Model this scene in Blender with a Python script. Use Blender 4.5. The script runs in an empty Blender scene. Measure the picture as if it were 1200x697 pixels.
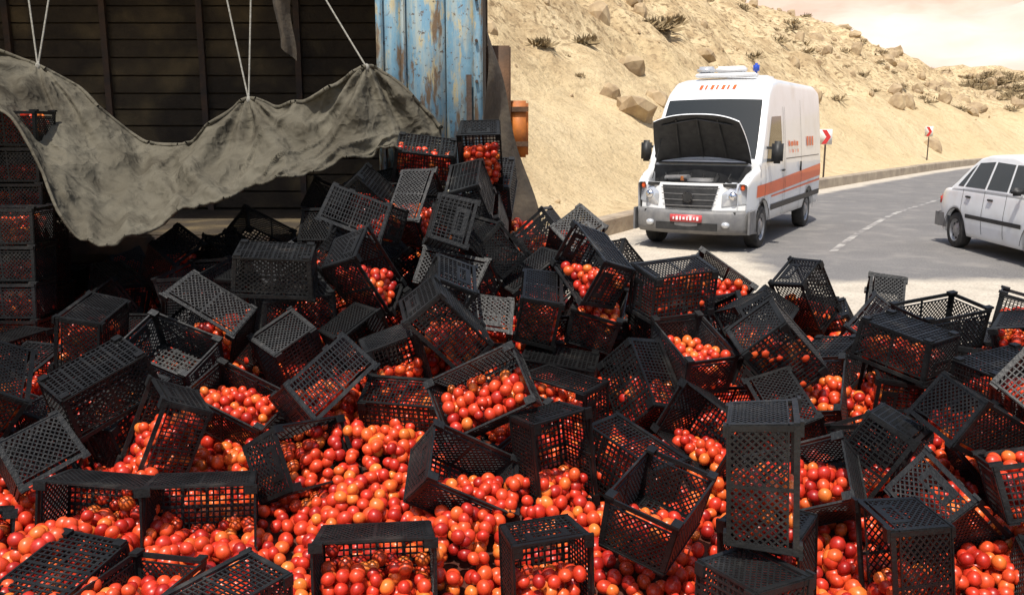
import bpy, math, random, time
import numpy as np
from mathutils import Vector, Matrix, Euler, noise
T0=time.time()
R=random.Random(11)
scene=bpy.context.scene
COL=scene.collection

# ------------------------------------------------------------ materials
def mat(name, c1, c2=None, rough=0.6, scale=5.0, bump=0.0, bscale=40.0, metal=0.0, coord='Object', detail=6, lo=0.35, hi=0.65, spec=0.5, c3=None, s3=1.0, lo3=0.55, hi3=0.7, objrand=0.0, coat=0.0):
    m=bpy.data.materials.new(name); m.use_nodes=True
    nt=m.node_tree; N=nt.nodes; L=nt.links
    b=N['Principled BSDF']
    b.inputs['Roughness'].default_value=rough
    b.inputs['Metallic'].default_value=metal
    b.inputs['Specular IOR Level'].default_value=spec
    b.inputs['Coat Weight'].default_value=coat
    tc=N.new('ShaderNodeTexCoord')
    out=None
    if c2 is None:
        b.inputs['Base Color'].default_value=(*c1,1)
    else:
        n=N.new('ShaderNodeTexNoise'); n.inputs['Scale'].default_value=scale; n.inputs['Detail'].default_value=detail
        n.inputs['Roughness'].default_value=0.6
        L.new(tc.outputs[coord],n.inputs['Vector'])
        r=N.new('ShaderNodeValToRGB'); r.color_ramp.elements[0].position=lo; r.color_ramp.elements[1].position=hi
        r.color_ramp.elements[0].color=(*c1,1); r.color_ramp.elements[1].color=(*c2,1)
        L.new(n.outputs['Fac'],r.inputs['Fac']); out=r.outputs['Color']
        if c3 is not None:
            n3=N.new('ShaderNodeTexNoise'); n3.inputs['Scale'].default_value=s3; n3.inputs['Detail'].default_value=8
            L.new(tc.outputs[coord],n3.inputs['Vector'])
            r3=N.new('ShaderNodeValToRGB'); r3.color_ramp.elements[0].position=lo3; r3.color_ramp.elements[1].position=hi3
            L.new(n3.outputs['Fac'],r3.inputs['Fac'])
            mx=N.new('ShaderNodeMix'); mx.data_type='RGBA'
            L.new(r3.outputs['Color'],mx.inputs['Factor']); L.new(out,mx.inputs['A']); mx.inputs['B'].default_value=(*c3,1)
            out=mx.outputs['Result']
        if objrand>0:
            oi=N.new('ShaderNodeObjectInfo')
            mr=N.new('ShaderNodeMapRange'); mr.inputs['To Min'].default_value=1-objrand; mr.inputs['To Max'].default_value=1+objrand
            L.new(oi.outputs['Random'],mr.inputs['Value'])
            hs=N.new('ShaderNodeHueSaturation'); L.new(mr.outputs['Result'],hs.inputs['Value']); L.new(out,hs.inputs['Color'])
            out=hs.outputs['Color']
        L.new(out,b.inputs['Base Color'])
    if bump>0:
        nb=N.new('ShaderNodeTexNoise'); nb.inputs['Scale'].default_value=bscale; nb.inputs['Detail'].default_value=8
        L.new(tc.outputs[coord],nb.inputs['Vector'])
        bp=N.new('ShaderNodeBump'); bp.inputs['Strength'].default_value=bump; bp.inputs['Distance'].default_value=0.02
        L.new(nb.outputs['Fac'],bp.inputs['Height']); L.new(bp.outputs['Normal'],b.inputs['Normal'])
    return m

M_crate=mat('black_plastic',(0.005,0.0055,0.006),(0.014,0.0145,0.015),rough=0.48,scale=6,bump=0.2,bscale=60,spec=0.35,c3=(0.06,0.055,0.048),s3=5,lo3=0.60,hi3=0.85,objrand=0.6)
M_white=mat('white_paint',(0.80,0.81,0.82),(0.72,0.72,0.71),rough=0.3,scale=2.5,coat=0.4,lo=0.45,hi=0.8,c3=(0.60,0.55,0.47),s3=1.3,lo3=0.58,hi3=0.95)
M_glass=mat('dark_glass',(0.015,0.02,0.022),rough=0.06,spec=0.5)
M_black=mat('black_trim',(0.012,0.012,0.013),(0.03,0.03,0.03),rough=0.55,scale=8)
M_grey=mat('grey_bumper',(0.12,0.12,0.125),(0.19,0.185,0.18),rough=0.55,scale=6)
M_rubber=mat('tyre_rubber',(0.015,0.015,0.015),(0.05,0.045,0.04),rough=0.85,scale=9)
M_rim=mat('wheel_steel',(0.35,0.35,0.36),(0.22,0.22,0.22),rough=0.4,scale=12,metal=0.6)
M_chrome=mat('chrome',(0.7,0.7,0.72),rough=0.15,metal=1.0)
M_lamp=mat('headlamp_glass',(0.55,0.57,0.6),rough=0.08,spec=1.0,metal=0.35)
M_orange=mat('orange_stripe',(0.80,0.13,0.02),(0.75,0.10,0.02),rough=0.35,scale=5)
M_redl=mat('red_lens',(0.5,0.02,0.015),rough=0.15)
M_plate=mat('red_plate',(0.55,0.05,0.06),(0.6,0.10,0.10),rough=0.4,scale=30)
M_bluel=mat('blue_lens',(0.03,0.08,0.45),rough=0.1)
M_kerb=mat('kerb_concrete',(0.40,0.33,0.24),(0.25,0.20,0.15),rough=0.9,scale=1.8,bump=0.6,bscale=14)
M_rock=mat('rock_stone',(0.46,0.35,0.21),(0.28,0.20,0.12),rough=0.95,scale=2,bump=0.8,bscale=6)
M_shrub=mat('dry_shrub',(0.15,0.11,0.055),(0.28,0.20,0.10),rough=0.9,scale=3)
M_far=mat('hazed_hill_soil',(0.56,0.44,0.36),(0.44,0.32,0.25),rough=1.0,scale=0.02,detail=10,c3=(0.62,0.52,0.46),s3=0.008)  # pale pinkish soil colour has the distance haze mixed into it
M_tarpd=mat('dark_canvas',(0.04,0.032,0.024),(0.08,0.062,0.042),rough=0.95,scale=5,bump=0.5,bscale=20)
M_rope=mat('rope_fibre',(0.30,0.29,0.26),(0.18,0.17,0.14),rough=0.9,scale=60)
M_wood=mat('dark_planks',(0.055,0.040,0.024),(0.022,0.016,0.011),rough=0.9,scale=4,bump=0.5,bscale=30,c3=(0.12,0.088,0.045),s3=2.0,lo3=0.5,hi3=0.66)
M_steel=mat('rusty_steel',(0.035,0.03,0.027),(0.09,0.05,0.03),rough=0.8,scale=6,bump=0.3)
M_brownb=mat('brown_side_board',(0.13,0.065,0.03),(0.06,0.035,0.02),rough=0.8,scale=5,bump=0.3)
M_cabblue=mat('cab_blue_paint',(0.06,0.22,0.40),(0.05,0.17,0.32),rough=0.4,scale=3)
M_orangep=mat('orange_paint',(0.62,0.19,0.03),(0.30,0.10,0.03),rough=0.6,scale=8)
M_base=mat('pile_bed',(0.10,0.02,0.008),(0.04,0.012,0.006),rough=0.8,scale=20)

def tarp_mat():
    m=bpy.data.materials.new('canvas_tarp'); m.use_nodes=True
    nt=m.node_tree; N=nt.nodes; L=nt.links; b=N['Principled BSDF']; b.inputs['Roughness'].default_value=1.0; b.inputs['Specular IOR Level'].default_value=0.04
    tc=N.new('ShaderNodeTexCoord')
    def nz(sc,det,rg=0.6):
        n=N.new('ShaderNodeTexNoise'); n.inputs['Scale'].default_value=sc; n.inputs['Detail'].default_value=det; n.inputs['Roughness'].default_value=rg
        L.new(tc.outputs['Object'],n.inputs['Vector']); return n
    def ramp(src,lo,hi,c0,c1):
        r=N.new('ShaderNodeValToRGB'); r.color_ramp.elements[0].position=lo; r.color_ramp.elements[1].position=hi
        r.color_ramp.elements[0].color=(*c0,1); r.color_ramp.elements[1].color=(*c1,1); L.new(src,r.inputs['Fac']); return r.outputs['Color']
    base=ramp(nz(2.5,8).outputs['Fac'],0.35,0.65,(0.088,0.079,0.060),(0.125,0.114,0.088))
    f=ramp(nz(1.6,9,0.7).outputs['Fac'],0.48,0.66,(0,0,0),(1,1,1))
    mx=N.new('ShaderNodeMix'); mx.data_type='RGBA'; L.new(f,mx.inputs['Factor']); L.new(base,mx.inputs['A']); mx.inputs['B'].default_value=(0.055,0.048,0.036,1)
    L.new(mx.outputs['Result'],b.inputs['Base Color'])
    # crumple creases
    w=nz(3.0,3); 
    va=N.new('ShaderNodeVectorMath'); va.operation='SCALE'; va.inputs['Scale'].default_value=0.5; L.new(w.outputs['Color'],va.inputs[0])
    ad=N.new('ShaderNodeVectorMath'); ad.operation='ADD'; L.new(tc.outputs['Object'],ad.inputs[0]); L.new(va.outputs[0],ad.inputs[1])
    v=N.new('ShaderNodeTexVoronoi'); v.feature='F1'; v.inputs['Scale'].default_value=4.2; L.new(ad.outputs[0],v.inputs['Vector'])
    v2=N.new('ShaderNodeTexVoronoi'); v2.feature='F1'; v2.inputs['Scale'].default_value=10.0; L.new(ad.outputs[0],v2.inputs['Vector'])
    m2=N.new('ShaderNodeMath'); m2.operation='MULTIPLY_ADD'; m2.inputs[1].default_value=0.4; L.new(v2.outputs['Distance'],m2.inputs[0]); L.new(v.outputs['Distance'],m2.inputs[2])
    bp=N.new('ShaderNodeBump'); bp.inputs['Strength'].default_value=0.55; bp.inputs['Distance'].default_value=0.07
    L.new(m2.outputs[0],bp.inputs['Height'])
    bp2=N.new('ShaderNodeBump'); bp2.inputs['Strength'].default_value=0.3; bp2.inputs['Distance'].default_value=0.01
    L.new(nz(35,6).outputs['Fac'],bp2.inputs['Height']); L.new(bp.outputs['Normal'],bp2.inputs['Normal'])
    L.new(bp2.outputs['Normal'],b.inputs['Normal'])
    return m
M_tarp=tarp_mat()

def streak_mat():
    m=bpy.data.materials.new('weathered_blue_paint'); m.use_nodes=True
    nt=m.node_tree; N=nt.nodes; L=nt.links; b=N['Principled BSDF']; b.inputs['Roughness'].default_value=0.75
    tc=N.new('ShaderNodeTexCoord')
    def nz(sc,mapscale,lo,hi,c0=(0,0,0),c1=(1,1,1)):
        mp=N.new('ShaderNodeMapping'); mp.inputs['Scale'].default_value=mapscale; L.new(tc.outputs['Object'],mp.inputs['Vector'])
        n=N.new('ShaderNodeTexNoise'); n.inputs['Scale'].default_value=sc; n.inputs['Detail'].default_value=10; n.inputs['Roughness'].default_value=0.7
        L.new(mp.outputs['Vector'],n.inputs['Vector'])
        r=N.new('ShaderNodeValToRGB'); r.color_ramp.elements[0].position=lo; r.color_ramp.elements[1].position=hi
        r.color_ramp.elements[0].color=(*c0,1); r.color_ramp.elements[1].color=(*c1,1)
        L.new(n.outputs['Fac'],r.inputs['Fac']); return r.outputs['Color'],n.outputs['Fac']
    base,bf=nz(3,(1,1,1),0.3,0.7,(0.09,0.20,0.29),(0.17,0.32,0.42))
    s1,_=nz(6,(3,3,0.4),0.46,0.60)
    s2,_=nz(4,(3,3,0.5),0.53,0.60)
    s3,_=nz(7,(1.5,1.5,0.4),0.53,0.60)
    s4,_=nz(22,(1,1,1),0.57,0.63)
    s5,_=nz(2.2,(1,1,0.7),0.48,0.68)
    def mix(a,f,c):
        x=N.new('ShaderNodeMix'); x.data_type='RGBA'; L.new(f,x.inputs['Factor']); L.new(a,x.inputs['A']); x.inputs['B'].default_value=(*c,1); return x.outputs['Result']
    o=mix(base,s1,(0.28,0.33,0.32)); o=mix(o,s3,(0.38,0.33,0.20)); o=mix(o,s2,(0.14,0.09,0.05)); o=mix(o,s4,(0.08,0.06,0.045))
    mm=N.new('ShaderNodeMath'); mm.operation='MULTIPLY'; mm.inputs[1].default_value=0.55; L.new(s5,mm.inputs[0])
    o=mix(o,mm.outputs[0],(0.10,0.085,0.065))
    L.new(o,b.inputs['Base Color'])
    bp=N.new('ShaderNodeBump'); bp.inputs['Strength'].default_value=0.4; bp.inputs['Distance'].default_value=0.01
    L.new(bf,bp.inputs['Height']); L.new(bp.outputs['Normal'],b.inputs['Normal'])
    return m
M_blue=streak_mat()

def tomato_mat():
    m=bpy.data.materials.new('tomato_skin'); m.use_nodes=True
    nt=m.node_tree; N=nt.nodes; L=nt.links; b=N['Principled BSDF']
    b.inputs['Roughness'].default_value=0.34
    oi=N.new('ShaderNodeObjectInfo')
    r=N.new('ShaderNodeValToRGB'); e=r.color_ramp.elements
    e[0].position=0; e[0].color=(0.34,0.012,0.008,1); e[1].position=1; e[1].color=(0.80,0.20,0.032,1)
    k=e.new(0.3); k.color=(0.58,0.034,0.014,1); k=e.new(0.78); k.color=(0.72,0.082,0.020,1)
    L.new(oi.outputs['Random'],r.inputs['Fac'])
    tc=N.new('ShaderNodeTexCoord'); n=N.new('ShaderNodeTexNoise'); n.inputs['Scale'].default_value=1.3; n.inputs['Detail'].default_value=5
    L.new(tc.outputs['Object'],n.inputs['Vector'])
    rr=N.new('ShaderNodeMapRange'); rr.inputs['From Min'].default_value=0.3; rr.inputs['From Max'].default_value=0.7; rr.inputs['To Min'].default_value=0.7; rr.inputs['To Max'].default_value=1.12
    L.new(n.outputs['Fac'],rr.inputs['Value'])
    hs=N.new('ShaderNodeHueSaturation'); L.new(rr.outputs['Result'],hs.inputs['Value']); L.new(r.outputs['Color'],hs.inputs['Color'])
    L.new(hs.outputs['Color'],b.inputs['Base Color'])
    return m
M_tom=tomato_mat()

def ground_mat():
    m=bpy.data.materials.new('dry_hillside_soil'); m.use_nodes=True
    nt=m.node_tree; N=nt.nodes; L=nt.links; b=N['Principled BSDF']; b.inputs['Roughness'].default_value=1.0; b.inputs['Specular IOR Level'].default_value=0.1
    geo=N.new('ShaderNodeNewGeometry')
    def nz(sc,lo,hi,det=8):
        n=N.new('ShaderNodeTexNoise'); n.inputs['Scale'].default_value=sc; n.inputs['Detail'].default_value=det; n.inputs['Roughness'].default_value=0.65
        L.new(geo.outputs['Position'],n.inputs['Vector'])
        r=N.new('ShaderNodeValToRGB'); r.color_ramp.elements[0].position=lo; r.color_ramp.elements[1].position=hi
        L.new(n.outputs['Fac'],r.inputs['Fac']); return r.outputs['Color'],n.outputs['Fac']
    def mix(a,f,c,isl=False):
        x=N.new('ShaderNodeMix'); x.data_type='RGBA'; L.new(f,x.inputs['Factor'])
        if isinstance(a,tuple): x.inputs['A'].default_value=(*a,1)
        else: L.new(a,x.inputs['A'])
        x.inputs['B'].default_value=(*c,1); return x.outputs['Result']
    f1,_=nz(0.25,0.35,0.65); f2,_=nz(1.7,0.48,0.75); f3,n3=nz(9,0.55,0.72)
    o=mix((0.71,0.565,0.35),f1,(0.63,0.485,0.28)); o=mix(o,f2,(0.50,0.375,0.215)); o=mix(o,f3,(0.38,0.275,0.155))
    at=N.new('ShaderNodeAttribute'); at.attribute_name='rocky'
    f4,_=nz(0.9,0.46,0.60); f5,_=nz(3.5,0.51,0.61)
    mu=N.new('ShaderNodeMath'); mu.operation='MULTIPLY'; L.new(at.outputs['Fac'],mu.inputs[0]); L.new(f4,mu.inputs[1])
    o=mix(o,mu.outputs[0],(0.46,0.335,0.19))
    mu=N.new('ShaderNodeMath'); mu.operation='MULTIPLY'; L.new(at.outputs['Fac'],mu.inputs[0]); L.new(f5,mu.inputs[1])
    o=mix(o,mu.outputs[0],(0.27,0.19,0.105))
    L.new(o,b.inputs['Base Color'])
    nb=N.new('ShaderNodeTexNoise'); nb.inputs['Scale'].default_value=3.0; nb.inputs['Detail'].default_value=10; nb.inputs['Roughness'].default_value=0.7
    L.new(geo.outputs['Position'],nb.inputs['Vector'])
    bp=N.new('ShaderNodeBump'); bp.inputs['Strength'].default_value=1.0; bp.inputs['Distance'].default_value=0.2
    L.new(nb.outputs['Fac'],bp.inputs['Height']); L.new(bp.outputs['Normal'],b.inputs['Normal'])
    return m
M_ground=ground_mat()

def road_mat():
    m=bpy.data.materials.new('dusty_asphalt'); m.use_nodes=True
    nt=m.node_tree; N=nt.nodes; L=nt.links; b=N['Principled BSDF']; b.inputs['Roughness'].default_value=0.85
    geo=N.new('ShaderNodeNewGeometry')
    def nz(sc,lo,hi,det=8,mp=None):
        n=N.new('ShaderNodeTexNoise'); n.inputs['Scale'].default_value=sc; n.inputs['Detail'].default_value=det; n.inputs['Roughness'].default_value=0.65
        L.new(geo.outputs['Position'],n.inputs['Vector'])
        r=N.new('ShaderNodeValToRGB'); r.color_ramp.elements[0].position=lo; r.color_ramp.elements[1].position=hi
        L.new(n.outputs['Fac'],r.inputs['Fac']); return r.outputs['Color'],n.outputs['Fac']
    def mixc(a,f,c):
        x=N.new('ShaderNodeMix'); x.data_type='RGBA'; L.new(f,x.inputs['Factor'])
        if isinstance(a,tuple): x.inputs['A'].default_value=(*a,1)
        else: L.new(a,x.inputs['A'])
        if isinstance(c,tuple): x.inputs['B'].default_value=(*c,1)
        else: L.new(c,x.inputs['B'])
        return x.outputs['Result']
    f1,_=nz(0.5,0.35,0.65); f2,_=nz(40,0.4,0.7,3); f9,_=nz(1.6,0.50,0.64)
    asp=mixc((0.10,0.096,0.095),f1,(0.155,0.147,0.142)); asp=mixc(asp,f9,(0.21,0.195,0.18)); asp=mixc(asp,f2,(0.21,0.20,0.19))
    f5,_=nz(2.5,0.4,0.7); f6,_=nz(30,0.5,0.7,4)
    dust=mixc((0.55,0.49,0.40),f5,(0.42,0.37,0.30)); dust=mixc(dust,f6,(0.27,0.23,0.18))
    at=N.new('ShaderNodeAttribute'); at.attribute_name='dust'
    n=N.new('ShaderNodeTexNoise'); n.inputs['Scale'].default_value=0.7; n.inputs['Detail'].default_value=10; n.inputs['Roughness'].default_value=0.7
    L.new(geo.outputs['Position'],n.inputs['Vector'])
    ad=N.new('ShaderNodeMath'); ad.operation='ADD'; L.new(at.outputs['Fac'],ad.inputs[0]); L.new(n.outputs['Fac'],ad.inputs[1])
    mr=N.new('ShaderNodeMapRange'); mr.inputs['From Min'].default_value=0.85; mr.inputs['From Max'].default_value=1.15
    L.new(ad.outputs[0],mr.inputs['Value'])
    o=mixc(asp,mr.outputs['Result'],dust)
    L.new(o,b.inputs['Base Color'])
    bp=N.new('ShaderNodeBump'); bp.inputs['Strength'].default_value=0.5; bp.inputs['Distance'].default_value=0.01
    nb=N.new('ShaderNodeTexNoise'); nb.inputs['Scale'].default_value=60; nb.inputs['Detail'].default_value=4
    L.new(geo.outputs['Position'],nb.inputs['Vector']); L.new(nb.outputs['Fac'],bp.inputs['Height']); L.new(bp.outputs['Normal'],b.inputs['Normal'])
    return m
M_road=road_mat()
M_line=mat('worn_road_paint',(0.42,0.40,0.37),(0.17,0.16,0.155),rough=0.8,scale=3,lo=0.38,hi=0.56)

# ------------------------------------------------------------ mesh builder
class MB:
    def __init__(s): s.v=[]; s.f=[]; s.m=[]; s.sm=[]
    def add(s,vs,fs,mi=0,smooth=False,M=None):
        o=len(s.v)
        if M is not None: vs=[M@Vector(v) for v in vs]
        s.v.extend([tuple(v) for v in vs]); s.f.extend([tuple(o+i for i in f) for f in fs]); s.m.extend([mi]*len(fs)); s.sm.extend([smooth]*len(fs))
    def box(s,c,d,mi=0,M=None,rot=None):
        x,y,z=[k/2 for k in d]
        vs=[Vector((a*x,b*y,e*z)) for a in(-1,1) for b in(-1,1) for e in(-1,1)]
        if rot is not None:
            rm=Euler(rot).to_matrix(); vs=[rm@v for v in vs]
        vs=[v+Vector(c) for v in vs]
        s.add(vs,[(0,1,3,2),(4,6,7,5),(0,4,5,1),(2,3,7,6),(0,2,6,4),(1,5,7,3)],mi,False,M)
    def bbox(s,c,d,r,mi=0,rot=None,M=None):
        import bmesh
        bm=bmesh.new(); bmesh.ops.create_cube(bm,size=1)
        for v in bm.verts: v.co=Vector((v.co.x*d[0],v.co.y*d[1],v.co.z*d[2]))
        bmesh.ops.bevel(bm,geom=bm.edges[:],offset=r,segments=2,affect='EDGES')
        vs=[v.co.copy() for v in bm.verts]; fs=[[v.index for v in f.verts] for f in bm.faces]; bm.free()
        if rot is not None:
            rm=Euler(rot).to_matrix(); vs=[rm@v for v in vs]
        s.add([v+Vector(c) for v in vs],fs,mi,True,M)
    def cyl(s,p0,p1,r0,r1=None,n=12,mi=0,smooth=True,cap=True):
        r1=r0 if r1 is None else r1
        p0=Vector(p0);p1=Vector(p1);d=(p1-p0).normalized(); a=d.orthogonal().normalized(); b=d.cross(a)
        vs=[];
        for i in range(n):
            t=2*math.pi*i/n; q=a*math.cos(t)+b*math.sin(t); vs.append(p0+q*r0); vs.append(p1+q*r1)
        fs=[(2*i,2*((i+1)%n),2*((i+1)%n)+1,2*i+1) for i in range(n)]
        s.add(vs,fs,mi,smooth)
        if cap:
            s.add([vs[2*i] for i in range(n)],[tuple(range(n))[::-1]],mi); s.add([vs[2*i+1] for i in range(n)],[tuple(range(n))],mi)
    def grid(s,fn,nu,nv,mi=0,smooth=True,flip=False):
        vs=[fn(i/nu,j/nv) for j in range(nv+1) for i in range(nu+1)]
        fs=[]
        for j in range(nv):
            for i in range(nu):
                a=j*(nu+1)+i; q=(a,a+1,a+nu+2,a+nu+1); fs.append(q[::-1] if flip else q)
        s.add(vs,fs,mi,smooth)
    def sphere(s,c,d,mi=0,nu=16,nv=10):
        s.grid(lambda u,v:(c[0]+d[0]*math.sin(math.pi*v)*math.cos(2*math.pi*u),c[1]+d[1]*math.sin(math.pi*v)*math.sin(2*math.pi*u),c[2]+d[2]*math.cos(math.pi*v)),nu,nv,mi)
    def obj(s,name,mats,parent=None,M=None,data_only=False):
        me=bpy.data.meshes.new(name); me.from_pydata(s.v,[],s.f)
        for k in mats: me.materials.append(k)
        me.polygons.foreach_set('material_index',s.m); me.polygons.foreach_set('use_smooth',s.sm); me.update()
        if data_only: return me
        o=bpy.data.objects.new(name,me); COL.objects.link(o)
        if parent is not None: o.parent=parent
        if M is not None: o.matrix_world=M
        return o
def empty(name,M=None):
    o=bpy.data.objects.new(name,None); COL.objects.link(o); o.empty_display_size=0.3
    if M is not None: o.matrix_world=M
    return o

# ------------------------------------------------------------ road line
pl=np.array([(-160,8),(-60,11),(-12,12.0),(-3,12.2),(-0.6,12.5),(0.75,13.7),(2.6,17.2),(5.2,21.6),(9.3,27.2),(15.4,35.5),(24,46.5),(40,62),(70,82),(120,100),(220,115),(420,120)],float)
seg=np.r_[0,np.cumsum(np.hypot(*np.diff(pl,axis=0).T))]
ss=np.arange(0,seg[-1],0.5)
P=np.c_[np.interp(ss,seg,pl[:,0]),np.interp(ss,seg,pl[:,1])]
for _ in range(5):
    Q=P.copy(); Q[1:-1]=(P[:-2]+P[1:-1]+P[2:])/3; P=Q
far=P[:,0]>8
for _ in range(150):
    Q=P.copy(); Q[1:-1]=(P[:-2]+P[1:-1]+P[2:])/3; P=np.where(far[:,None],Q,P)
Tg=np.gradient(P,axis=0); Tg/=np.hypot(Tg[:,0],Tg[:,1])[:,None]
Nl=np.c_[-Tg[:,1],Tg[:,0]]
def sdist(X,Y):
    out=np.empty(X.size); X=X.ravel();Y=Y.ravel()
    Pc=P[::2]; Nc=Nl[::2]; Tc=Tg[::2]
    for a in range(0,X.size,8000):
        dx=X[a:a+8000,None]-Pc[None,:,0]; dy=Y[a:a+8000,None]-Pc[None,:,1]
        k=np.argmin(dx*dx+dy*dy,axis=1); i=np.arange(k.size)
        ddx=dx[i,k];ddy=dy[i,k]
        side=ddx*Nc[k,0]+ddy*Nc[k,1]; al=ddx*Tc[k,0]+ddy*Tc[k,1]
        rad=np.hypot(ddx,ddy)
        out[a:a+8000]=np.where(np.abs(al)<1.0,side,np.sign(side)*rad)
    return out
def sst(a,b,x):
    t=np.clip((x-a)/(b-a),0,1); return t*t*(3-2*t)
def fr(x,y,s,o=5,seed=0.0):
    return noise.fractal(Vector((x*s+seed,y*s-seed,seed)),0.8,2.0,o)
def height(X,Y,detail=True):
    X=np.asarray(X,float).ravel();Y=np.asarray(Y,float).ravel()
    d=sdist(X,Y)
    n1=np.array([fr(x,y,0.08,5,3.3) for x,y in zip(X,Y)])
    n2=np.array([fr(x,y,0.45,5,9.1) for x,y in zip(X,Y)]) if detail else 0
    cut=0.2*sst(0.1,0.7,d)+(2.7+0.5*n1)*sst(1.0,6.0,d+0.35*n1)
    left=1-sst(-5,50,X)
    up=(9.3+16*left)*(1-np.exp(-np.clip(d-5.5,0,None)/(34-8*left)))
    und=(1.3*n1*sst(6,25,d)+0.5*n2*sst(2.5,8,d)+0.05*n2*sst(0.8,2,d))
    fard=np.clip(d-70,0,None)
    z=cut+up+und-0.03*fard*(1-left)
    zr=-0.03+0.10*n1*sst(14,25,-d)+0.35*n1*sst(30,120,-d)
    return np.where(d>0,z-0.03,zr),d
N_=380
t=np.linspace(-1,1,N_); sh=12.3*np.sinh(4.5*t)
gx=5+sh; gy=20+sh
X,Y=np.meshgrid(gx,gy); Z,D=height(X,Y)
vs=np.c_[X.ravel(),Y.ravel(),Z]
idx=np.arange(N_*N_).reshape(N_,N_)
fs=np.c_[idx[:-1,:-1].ravel(),idx[:-1,1:].ravel(),idx[1:,1:].ravel(),idx[1:,:-1].ravel()]
me=bpy.data.meshes.new('ground'); me.from_pydata(vs.tolist(),[],fs.tolist()); me.materials.append(M_ground)
me.polygons.foreach_set('use_smooth',[True]*len(fs))
a=me.attributes.new('rocky','FLOAT','POINT'); a.data.foreach_set('value',np.clip((D-4.5)/4,0,1).astype(np.float32))
if me.polygons[0].normal.z<0: me.flip_normals()
go=bpy.data.objects.new('ground',me); COL.objects.link(go)
print('terrain',time.time()-T0)

mb=MB()
def farh(u,v):
    ang=math.radians(-75+150*u); r=330+420*v
    x=r*math.sin(ang); y=r*math.cos(ang)
    base=150*(v**0.8)*(1.0+0.16*fr(x,y,0.004,6,1.7)) + 18*v*fr(x,y,0.012,6,5.0)
    return (x,y,-6+base)
mb.grid(farh,260,50,0,True)
mb.obj('distant_hills',[M_far])

def strip(o0,o1,z,i0,i1,nw,name,m,dustfn=None,step=1):
    ii=list(range(i0,i1,step)); vs=[];du=[]
    for i in ii:
        for k in range(nw+1):
            o=o0+(o1-o0)*k/nw; p=P[i]+Nl[i]*o; vs.append((p[0],p[1],z)); du.append((p[0],p[1],o))
    fs=[]
    for a in range(len(ii)-1):
        for k in range(nw):
            b=a*(nw+1)+k; fs.append((b,b+nw+1,b+nw+2,b+1)[::-1])
    me=bpy.data.meshes.new(name); me.from_pydata(vs,[],fs); me.materials.append(m)
    if dustfn:
        at=me.attributes.new('dust','FLOAT','POINT'); at.data.foreach_set('value',[dustfn(*q) for q in du])
    o=bpy.data.objects.new(name,me); COL.objects.link(o)
    if me.polygons[len(me.polygons)//2].normal.z<0: me.flip_normals()
    return o
def dustfn(x,y,o):
    f=float(1-sst(9.4,11.6,y-0.05*x))
    s=float(sst(-1.3,-0.2,o))*0.8
    l=(1-float(sst(2.2,4.6,x)))*(1-float(sst(13.2,15.5,y)))
    e=float(1-sst(-10.8,-9.2,o))
    return min(1.0,max(f,s,l,e*0.9))
strip(-11.0,-0.0,0.0,200,len(P)-2,44,'road',M_road,dustfn)
i_start=int(np.argmin(np.hypot(P[:,0]-0.75,P[:,1]-13.7)))
strip(-3.85,-3.74,0.004,i_start+3,len(P)-300,1,'road_marking',M_line)
mb=MB()
i=200
while i<len(P)-400:
    L_=5
    a=P[i];b=P[min(i+L_,len(P)-1)]; na=Nl[i];nb=Nl[min(i+L_,len(P)-1)]
    t_=(b-a); g=0.012/np.hypot(*t_); a2=a+t_*g; b2=b-t_*g; w=0.32; h=0.30+R.uniform(-0.012,0.012)
    vs=[]
    for (p,n) in((a2,na),(b2,nb)):
        for (o,z) in((-0.02,-0.05),(-0.0,h-0.03),(0.03,h),(w-0.03,h),(w,h-0.03),(w,-0.05)):
            q=p+n*o; vs.append((q[0],q[1],z))
    fs=[(k,k+6,k+7,k+1)[::-1] for k in range(5)]+[(0,1,2,3,4,5),(11,10,9,8,7,6)]
    mb.add(vs,fs,0); i+=L_
mb.obj('roadside_kerb',[M_kerb])

rs=np.random.RandomState(5)
cx=rs.uniform(-6,75,14000); cy=rs.uniform(13,120,14000)
cz,cd=height(cx,cy)
inview=(cx/cy>-0.12)&(cx/cy<0.72)&(cd>0.8)
cand=[(x,y,z,d) for x,y,z,d,k in zip(cx,cy,cz,cd,inview) if k]
import bmesh
bm=bmesh.new(); bmesh.ops.create_icosphere(bm,subdivisions=2,radius=1); icv=[v.co.copy() for v in bm.verts]; icf=[[v.index for v in f.verts] for f in bm.faces]; bm.free()
mr_=MB(); ms=MB()
nr=nsb=0
def rock(x,y,z,s):
    sd=R.uniform(0,100); rot=Euler((R.uniform(0,6),R.uniform(0,6),R.uniform(0,6))).to_matrix()
    vv=[rot@Vector((v.x*1.3,v.y,v.z*0.7))*s*(1+0.40*noise.noise(v*1.6+Vector((sd,0,0)))) + Vector((x,y,z+s*0.02)) for v in icv]
    mr_.add(vv,icf,0,False)
def shrub(x,y,z,s,nb=46):
    vv=[];ff=[]
    for k in range(nb):
        th=R.uniform(0,6.283); el=R.uniform(0.1,1.45); l=s*R.uniform(0.55,1.1)
        dd=Vector((math.cos(th)*math.cos(el),math.sin(th)*math.cos(el),math.sin(el)*0.7))
        b0=Vector((x,y,z-0.03))+Vector((R.uniform(-.5,.5),R.uniform(-.5,.5),0))*s
        sd=dd.orthogonal().normalized()*s*0.085
        m_=b0+dd*l*0.6; e_=b0+dd*l
        o=len(vv); vv+= [b0,m_+sd,e_,m_-sd]; ff.append((o,o+1,o+2,o+3))
    ms.add(vv,ff,0,False)
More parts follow.
